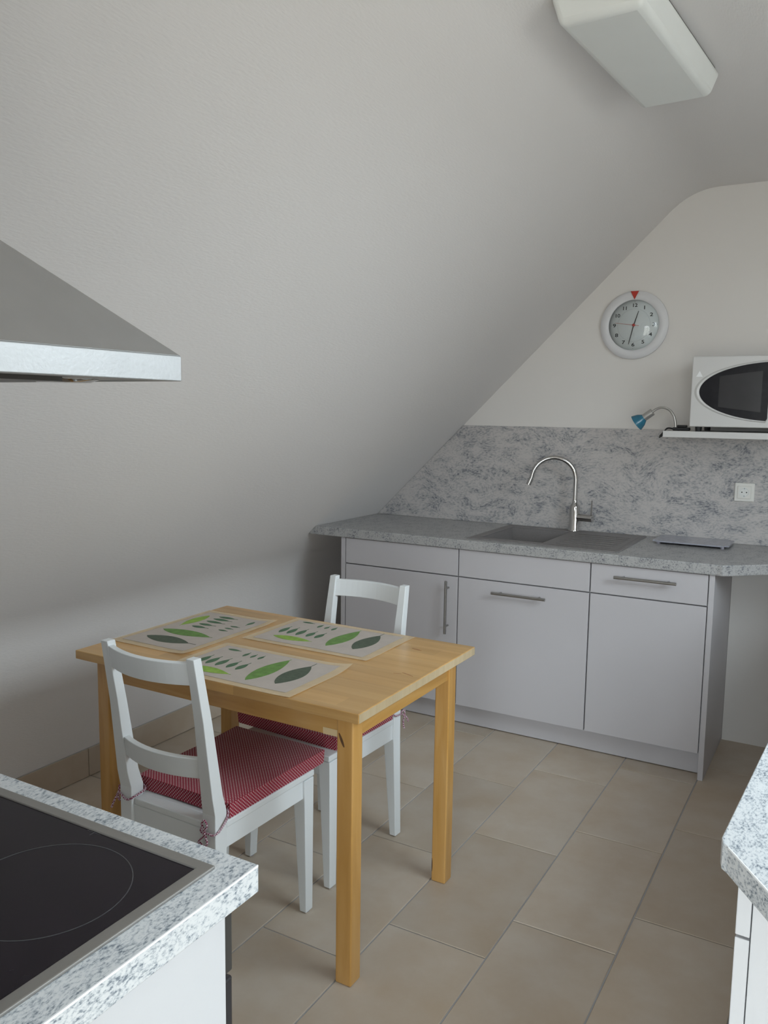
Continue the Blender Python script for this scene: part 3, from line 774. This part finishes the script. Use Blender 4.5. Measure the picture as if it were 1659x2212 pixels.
def leaf(L, wd, h=.0004, stem=0.0, n=14):
    """flat leaf along +y from 0 to L"""
    bm = bmesh.new(); bot = []; top = []
    prof_ = [(k/n) for k in range(n+1)]
    side = [(wd/2*(math.sin(PI*t**.9)**.85), L*t) for t in prof_]
    ring = [(x, y) for x, y in side] + [(-x, y) for x, y in side[::-1][1:-1]]
    a = [bm.verts.new((x, y, 0)) for x, y in ring]; b = [bm.verts.new((x, y, h)) for x, y in ring]
    bm.faces.new(a[::-1]); bm.faces.new(b)
    m = len(a)
    for i in range(m): bm.faces.new((a[i], a[(i+1) % m], b[(i+1) % m], b[i]))
    if stem:
        box(-.0009, .0009, L-.002, L+stem, 0, h, bm)
    return bm
# leaves on a mat: (u, v, length, width, angle from +v, material, stem)
LEAVES = [(.356, .078, .170, .062, 0.02, 'leaf_dark', .028), (.270, .062, .198, .056, 0.0, 'leaf_mid', .008), (.064, .076, .140, .040, -PI/2, 'leaf_light', .006),
          (.058, .112, .066, .021, .06, 'leaf_small', .012), (.088, .113, .066, .021, .05, 'leaf_small', .012), (.122, .113, .066, .021, .03, 'leaf_small', .012),
          (.160, .115, .056, .020, .02, 'leaf_small', .014), (.193, .114, .058, .020, .0, 'leaf_small', .012),
          (.048, .258, .045, .014, -PI/2, 'leaf_small', .004), (.130, .222, .036, .012, 0, 'leaf_small', .004), (.158, .222, .031, .011, 0, 'leaf_small', .004), (.186, .220, .034, .012, 0, 'leaf_small', .004)]
def placemat(label, origin, rz, curl, dv=0.0):
    LU, LV = .450, .296
    p = thing('placemat', label, 'placemat', (origin[0], origin[1], TH+.0003), rz, 'leaf-print placemats on the table')
    def zc(u, v):      # lifted corners and soft waves
        z = .0006 + .0007*(1+math.sin(u*19+curl*3)*math.sin(v*23))
        for (cu, cv, hh) in CURL[curl]:
            d = math.hypot((u-cu), (v-cv)); z += hh*max(0, 1-d/.085)**2
        return z
    def gridm(u0, u1, v0, v1, nu, nv, t, dz):
        bm = bmesh.new(); A = {}
        for i in range(nu+1):
            for j in range(nv+1):
                u = u0+(u1-u0)*i/nu; v = v0+(v1-v0)*j/nv; z = zc(u, v)+dz
                A[i, j, 0] = bm.verts.new((u, v, z)); A[i, j, 1] = bm.verts.new((u, v, z+t))
        for i in range(nu):
            for j in range(nv):
                for k in (0, 1): bm.faces.new((A[i, j, k], A[i+1, j, k], A[i+1, j+1, k], A[i, j+1, k]))
        for i in range(nu):
            for j in (0, nv): bm.faces.new((A[i, j, 0], A[i+1, j, 0], A[i+1, j, 1], A[i, j, 1]))
        for j in range(nv):
            for i in (0, nu): bm.faces.new((A[i, j, 0], A[i, j+1, 0], A[i, j+1, 1], A[i, j, 1]))
        return bm
    mk('film', gridm(0, LU, 0, LV, 24, 18, .0004, 0), 'mat_film', p, local=True, smooth=True)
    mk('print_area', gridm(.024, LU-.028, .024, LV-.022, 22, 16, .0003, .0006), 'mat_print', p, local=True, smooth=True)
    for (u, v, Lf, wd, an, mt, st) in LEAVES:
        bm = leaf(Lf, wd, stem=st); bm.transform(Matrix.Rotation(an, 4, 'Z'))
        for vtx in bm.verts:
            uu, vv = vtx.co.x+u, vtx.co.y+v+dv
            vtx.co = Vector((uu, vv, vtx.co.z + zc(uu, vv)+.0011))
        mk('leaf', bm, mt, p, local=True)
CURL = {0: ((.45, .296, .004), (.0, .296, .006)), 1: ((.45, 0, .001),), 2: ((.45, .296, .009), (.45, 0, .002))}
placemat('leaf-print placemat along the table edge nearest the sloped wall', (.6035, -1.795), -PI/2, 0, -.018)
placemat('leaf-print placemat on the far side, in front of the far chair', (.927, -2.012), 0.0, 1)
placemat('leaf-print placemat at the near edge, in front of the near chair', (.924, -2.3745), 0.0, 2, -.012)

# ------------------------------------------------------------------ chairs and cushions
def chair(label, loc, rz):
    c = thing('dining_chair', label, 'chair', loc, rz, 'white wooden chairs at the table')
    HX, HR = .1725, .1665          # half outer width at the front and at the rear
    zs = .425
    for s in (-1, 1):
        # front leg, tapered on the inner side
        o, i0, i1 = s*HX, s*(HX-.023), s*(HX-.043)
        bm = hexa([(o, .164, .004), (i0, .164, .004), (i0, .196, .004), (o, .196, .004), (o, .155, .405), (i1, .155, .405), (i1, .200, .405), (o, .200, .405)])
        lg = mk('leg', bm, 'chair_paint', c, bevel=.002, local=True)
        mk('glide', lathe([(.009, 0), (.009, .004)], (s*(HX-.0115), .180, 0), seg=12), 'rubber', lg, local=True)
        # rear leg running up into the back post
        q = [(-.216, -.182, .0235, 0.0035), (-.2045, -.163, .041, .35), (-.2045, -.1625, .042, .455), (-.213, -.175, .039, .50), (-.236, -.206, .031, .70), (-.2625, -.2365, .0245, .862)]
        bm = bmesh.new(); rings = []
        for k, (yb, yf, w, z) in enumerate(q):
            ox = HR if z < .5 else HR - .0085*(z-.5)/.36
            rings.append([bm.verts.new(p) for p in ((s*ox, yb, z), (s*(ox-w), yb, z), (s*(ox-w), yf, z), (s*ox, yf, z))])
        for a, b in zip(rings, rings[1:]):
            for k in range(4): bm.faces.new((a[k], a[(k+1) % 4], b[(k+1) % 4], b[k]))
        bm.faces.new(rings[0]); bm.faces.new(rings[-1])
        lg = mk('leg', bm, 'chair_paint', c, bevel=.002, local=True)
        mk('glide', lathe([(.009, 0), (.009, .0036)], (s*(HR-.0118), -.199, 0), seg=12), 'rubber', lg, local=True)
    # seat board and aprons
    bm = hexa([(-HR+.001, -.162, .407), (HR-.001, -.162, .407), (HX, .203, .407), (-HX, .203, .407), (-HR+.001, -.162, zs), (HR-.001, -.162, zs), (HX, .203, zs), (-HX, .203, zs)])
    box(-HR+.043, HR-.043, -.196, -.161, .407, zs, bm)
    mk('seat', bm, 'chair_paint', c, bevel=.003, local=True)
    for s in (-1, 1):
        bm = hexa([(s*(HR-.006), -.165, .352), (s*(HR-.024), -.165, .352), (s*(HX-.024), .157, .352), (s*(HX-.006), .157, .352),
                   (s*(HR-.006), -.165, .4065), (s*(HR-.024), -.165, .4065), (s*(HX-.024), .157, .4065), (s*(HX-.006), .157, .4065)])
        mk('apron', bm, 'chair_paint', c, bevel=.0015, local=True)
    mk('apron', box(-HX+.04, HX-.04, .170, .190, .352, .4065), 'chair_paint', c, bevel=.0015, local=True)
    mk('apron', box(-HR+.038, HR-.038, -.195, -.176, .340, .4065), 'chair_paint', c, bevel=.0015, local=True)
    # bowed back rails
    def rail(z0, z1, bow, t, up):
        bm = bmesh.new(); n = 14; rings = []
        for k in range(n+1):
            tt = k/n; x = -(HR-.028) + 2*(HR-.028)*tt; b = bow*(1-(2*tt-1)**2)
            r = []
            for z in (z0, z1):
                yc = -.1845 - (.0650)*max(0, (z-.455))/.407
                r.append((x, yc-b, z))
            rings.append([bm.verts.new((x, r[0][1]-t/2, z0)), bm.verts.new((x, r[0][1]+t/2, z0)), bm.verts.new((x, r[1][1]+t/2, z1)), bm.verts.new((x, r[1][1]-t/2, z1))])
        for a, b in zip(rings, rings[1:]):
            for k in range(4): bm.faces.new((a[k], a[(k+1) % 4], b[(k+1) % 4], b[k]))
        bm.faces.new(rings[0]); bm.faces.new(rings[-1])
        mk('back_rail', bm, 'chair_paint', c, bevel=.002, local=True)
    rail(.793, .850, .034, .018, 0); rail(.546, .600, .032, .018, 0)
    return c
CH1 = ((1.0855, -2.300, 0), -math.radians(1.0))
CH2 = ((1.091, -1.795, 0), PI-math.radians(3.5))
chair('white wooden chair on the near side, backrest toward the cooktop', *CH1)
chair('white wooden chair on the far side, backrest toward the sink cabinets', *CH2)

def cushion(label, chair_pose, ties, dims):
    loc, rz = chair_pose; zs = .4256
    q = thing('seat_cushion', label, 'cushion', (loc[0], loc[1], zs), rz, 'red dotted seat cushions')
    x0, x1, y0, y1, taper = dims; h = .0425
    nu, nv = 16, 18
    bm = bmesh.new()
    uvl = bm.loops.layers.uv.new('UVMap')
    def top(u, v):
        e = min(u, 1-u, v, 1-v); return h*(.93+.07*min(1, e/.10)**.5) + .003*math.sin(PI*u)*math.sin(PI*v) + .0012*math.sin(9*u+2*v)*math.sin(7*v)
    def bot(u, v):
        return .0 + .0035*max(0, 1-v/.18)*(math.sin(PI*u))**2
    T, B = {}, {}
    for i in range(nu+1):
        for j in range(nv+1):
            u, v = i/nu, j/nv; xw = 1-taper*(1-v)
            x = (x0+(x1-x0)*u)*xw; y = y0+(y1-y0)*v
            T[i, j] = bm.verts.new((x, y, top(u, v)))
            if i in (0, nu) or j in (0, nv): B[i, j] = bm.verts.new((x + (.002 if i == 0 else -.002 if i == nu else 0), y + (.002 if j == 0 else -.002 if j == nv else 0), bot(u, v)))
    def quad(vs, mode):
        f = bm.faces.new(vs)
        for lp in f.loops:
            c = lp.vert.co
            lp[uvl].uv = (c.x, c.y) if mode == 'z' else ((c.x, c.z+.0031) if mode == 'y' else (c.y, c.z+.0031))
    for i in range(nu):
        for j in range(nv): quad((T[i, j], T[i+1, j], T[i+1, j+1], T[i, j+1]), 'z')
    for i in range(nu):
        for j in (0, nv): quad((B[i, j], B[i+1, j], T[i+1, j], T[i, j]), 'y')
    for j in range(nv):
        for i in (0, nu): quad((B[i, j], B[i, j+1], T[i, j+1], T[i, j]), 'x')
    loop = [B[i, 0] for i in range(nu)] + [B[nu, j] for j in range(nv)] + [B[i, nv] for i in range(nu, 0, -1)] + [B[0, j] for j in range(nv, 0, -1)]
    quad(loop, 'z')
    mk('pad', bm, 'red_dots', q, bevel=0, local=True, smooth=True, angle=60)
    # piping along the upper and lower rim
    for path in ties: 
        pts = spline(path, 7)
        mk('tie', tube(pts, .0027, 7), 'cord_stripe', q, local=True, smooth=True)
# cord paths in chair space, heights above the seat board
RP = .1665
tie_r = [[(.160, -.150, .024), (.172, -.168, .012), (.1715, -.195, -.010), (.163, -.209, -.018), (.146, -.2105, -.017), (.134, -.212, -.022)],
         [(.122, -.150, .010), (.1215, -.175, -.004), (.122, -.2075, -.012), (.132, -.212, -.020)],
         [(.134, -.212, -.020), (.146, -.2125, .004), (.137, -.2125, .016), (.130, -.2125, .004), (.139, -.2125, -.020), (.120, -.2125, -.042), (.118, -.2125, -.062)],
         [(.139, -.2125, -.018), (.146, -.2125, -.040), (.136, -.2125, -.052), (.122, -.2125, -.046)],
         [(.121, -.2125, -.046), (.118, -.2125, -.070), (.126, -.2125, -.088), (.140, -.2125, -.098)]]
tie_l = [[(-.150, -.150, .018), (-.121, -.158, .012), (-.1215, -.200, .004), (-.135, -.2105, -.002), (-.155, -.209, .004), (-.1725, -.204, .010)],
         [(-.1715, -.204, .010), (-.176, -.198, .022), (-.178, -.200, .006), (-.186, -.206, -.016), (-.196, -.210, -.040)],
         [(-.1735, -.204, .008), (-.180, -.200, -.006), (-.176, -.198, -.020), (-.182, -.200, -.010)]]
tie_far = [[(-.150, -.150, .020), (-.172, -.166, .012), (-.1715, -.196, .008), (-.160, -.212, .004)],
           [(-.160, -.213, .004), (-.168, -.224, .014), (-.172, -.220, -.004), (-.166, -.222, -.030), (-.168, -.226, -.052)],
           [(-.164, -.216, .002), (-.176, -.226, -.010), (-.180, -.232, -.026)]]
cushion('red white-dotted seat cushion on the near chair', CH1, tie_r + tie_l, (-.161, .172, -.150, .254, .04))
cushion('red white-dotted seat cushion on the far chair, under the table', CH2, tie_far, (-.166, .236, -.158, .158, 0.0))

# ------------------------------------------------------------------ cooktop, oven and their worktop
HX1, HY1, HH, HT = 1.962, -3.2377, .9043, .0347
HOB = (1.345, 1.9248, -3.2726, -3.782)      # x0,x1,y front,y back
def cook_worktop():
    o = .012
    bm = ring_plate((.275, HX1), (-3.8585, HY1), (HOB[0]+o, HOB[1]-o), (HOB[3]+o, HOB[2]-o), HH-HT, HH)
    for v in bm.verts:
        if v.co.x < .3: v.co.x = slope_x(v.co.z)+.002
    w = mk('worktop', bm, 'granite_top', bevel=.0012, seg=2)
    mk('edge_joint', box(HX1-.0012, HX1+.0004, -3.85, HY1-.001, HH-.0022, HH+.0003), 'edge_white', w)
    return w
tag(cook_worktop(), 'light speckled worktop around the black cooktop, lower left', 'worktop')
def cooktop():
    x0, x1, yf, yb = HOB
    h = thing('cooktop', 'black glass cooktop in a steel frame, set in the near worktop', 'cooktop', ((x0+x1)/2, (yf+yb)/2, HH))
    fw = .0165
    mk('frame', ring_plate((x0, x1), (yb, yf), (x0+fw, x1-fw), (yb+fw, yf-fw), HH+.0004, HH+.005), 'hob_frame_steel', h, bevel=.0015)
    g = mk('glass', box(x0+fw, x1-fw, yb+fw, yf-fw, HH-.012, HH+.0032), 'hob_glass', h)
    for cx, cy, r in ((1.790, -3.405, .0955), (1.485, -3.400, .075), (1.490, -3.635, .0955), (1.785, -3.655, .075)):
        mk('burner_ring', lathe([(r-.0008, HH+.0032), (r-.0008, HH+.0035), (r+.0004, HH+.0035), (r+.0004, HH+.0032)], (cx, cy, 0), seg=72, close=False), 'hob_print', g)
    bm = box(1.727, 1.751, -3.2915, -3.2907, HH+.0032, HH+.0034); box(1.739, 1.7398, -3.2985, -3.284, HH+.0032, HH+.0034, bm)
    mk('zone_mark', bm, 'hob_print', g)
cooktop()
def oven():
    x0, x1 = 1.337, 1.923; yf = -3.279
    o = thing('built_in_oven', 'built-in oven with dark front seen edge-on below the cooktop', 'oven', ((x0+x1)/2, -3.55, .1))
    mk('body', box(x0, x1, -3.82, yf, .10, HH-HT-.016), 'oven_steel_dark', o)
    mk('control_panel', box(x0-.004, 1.9405, yf+.001, yf+.0175, .775, HH-HT-.003), 'oven_steel_dark', o, bevel=.002)
    d = mk('door', box(x0-.004, 1.9405, yf+.001, yf+.0175, .16, .768), 'oven_black', o, bevel=.003)
    bm = tube([(x0+.05, yf+.052, .735), (1.885, yf+.052, .735)], .008, 12)
    for xx in (x0+.09, 1.845): tube([(xx, yf+.017, .735), (xx, yf+.052, .735)], .006, 10, bm)
    mk('handle', bm, 'steel_brushed', d, smooth=True)
oven()
tag(mk('side_panel', box(1.9255, 1.9445, -3.8585, -3.2785, 0, HH-HT-.0005), 'panel_white', bevel=.001), 'white end panel below the speckled cooktop worktop', 'panel')
def corner_cabinet():
    c = thing('base_cabinet', 'white base cabinet beside the oven, hidden below the cooktop worktop', 'cabinet', (.84, -3.56, 0))
    mk('body', box(.35, 1.332, -3.85, -3.281, .1, HH-HT-.0005), 'carcass', c)
    mk('plinth', box(.35, 1.332, -3.85, -3.33, 0, .0995), 'panel_white', c)
    for a, b in ((.352, .840), (.844, 1.330)):
        mk('door', box(a, b, -3.2805, -3.2615, .105, HH-HT-.004), 'panel_white', c, bevel=.0012)
corner_cabinet()

def hood():
    x1 = 1.940; x0 = x1-.60; yf = -3.332; yb = -3.8585; z0, z1 = 1.4751, 1.5007
    h = thing('range_hood', 'brushed steel pyramid range hood hanging over the cooktop', 'hood', ((x0+x1)/2, -3.6, z0))
    mk('rim', ring_plate((x0, x1), (yb, yf), (x0+.02, x1-.02), (yb+.02, yf-.02), z0, z1), 'hood_steel', h, bevel=.001)
    cx = (x0+x1)/2; hw = .13; cy = -3.558; zt = 1.674
    bm = hexa([(x0, yb, z1), (x1, yb, z1), (x1, yf, z1), (x0, yf, z1), (cx-hw, yb, zt), (cx+hw, yb, zt), (cx+hw, cy, zt), (cx-hw, cy, zt)])
    mk('canopy', bm, 'hood_steel', h, bevel=.001)
    xs = [cx-hw+.004, cx+hw-.004]
    mk('chimney', box(xs[0], xs[1], yb, cy-.004, zt, CEIL-.01), 'hood_steel', h, bevel=.002)
    mk('filter', box(x0+.03, x1-.06, yb+.03, yf-.10, z0-.003, z0+.006), 'oven_steel_dark', h)
    for lx in (x1-.10, x0+.10):
        l = mk('lamp', lathe([(.034, 0), (.034, -.004), (.026, -.007), (0, -.007)], (lx, yf-.065, z0+.004), seg=24), 'chrome', h, smooth=True)
    mk('underside_panel', box(x0+.021, x1-.021, yf-.099, yf-.021, z0+.001, z0+.006), 'hood_steel', h)
hood()

# ------------------------------------------------------------------ cabinet with cut-corner worktop on the right
def right_unit():
    rz = -math.radians(3.0); P = Vector((2.432, -2.877, 0))
    M = Matrix.Translation(P) @ Matrix.Rotation(rz, 4, 'Z')
    HR_, TR_ = .900, .036
    poly = [(.004, -.004), (.0, .010), (0, 2.36), (.64, 2.36), (.64, -.26), (.195, -.26), (.012, -.012)]
    bm = prism(poly, 'z', HR_-TR_, HR_); bm.transform(M)
    w = tag(mk('worktop', bm, 'granite_top', bevel=.0015), 'light speckled worktop with a cut corner at the right edge', 'worktop')
    d = Vector((.195-.012, -.26+.012, 0)); n = Vector((d.y, -d.x, 0)).normalized()
    bm = bmesh.new(); a0 = Vector((.012, -.012, 0)); a1 = Vector((.195, -.26, 0)); off = Vector((d.y, -d.x, 0)).normalized()
    if off.dot(Vector((-1, -1, 0))) < 0: off = -off
    c8 = []
    for z in (HR_-.0022, HR_+.0003):
        for p, s in ((a0, .0004), (a1, .0004), (a1, -.0012), (a0, -.0012)): c8.append((p.x+off.x*s, p.y+off.y*s, z))
    hexa(c8, bm); bm.transform(M); mk('edge_joint', bm, 'edge_white', w)
    c = thing('drawer_cabinet', 'white cabinet with drawer and door fronts under the right worktop', 'cabinet', (2.76, -2.1, 0), 0)
    def lb(x0, x1, y0, y1, z0, z1):
        b = box(x0, x1, y0, y1, z0, z1); b.transform(M); return b
    zb = HR_-TR_-.0005; ye = .078; xf = .014
    mk('end_panel', lb(xf+.0205, .62, ye, ye+.019, 0, zb), 'panel_white', c, bevel=.001)
    mk('body', lb(xf+.022, .62, ye+.020, 2.34, .1, zb), 'carcass', c)
    mk('plinth', lb(xf+.06, .60, ye+.03, 2.34, 0, .099), 'panel_white', c)
    yy = ye
    for k, wd in enumerate((.60, .60, .60, .45)):
        y0, y1 = yy+.001, yy+wd-.002; yy += wd
        d1 = mk('drawer_front', lb(xf, xf+.019, y0, y1, .731, zb-.004), 'panel_white', c, bevel=.0012)
        d2 = mk('door', lb(xf, xf+.019, y0, y1, .105, .727), 'panel_white', c, bevel=.0012)
right_unit()
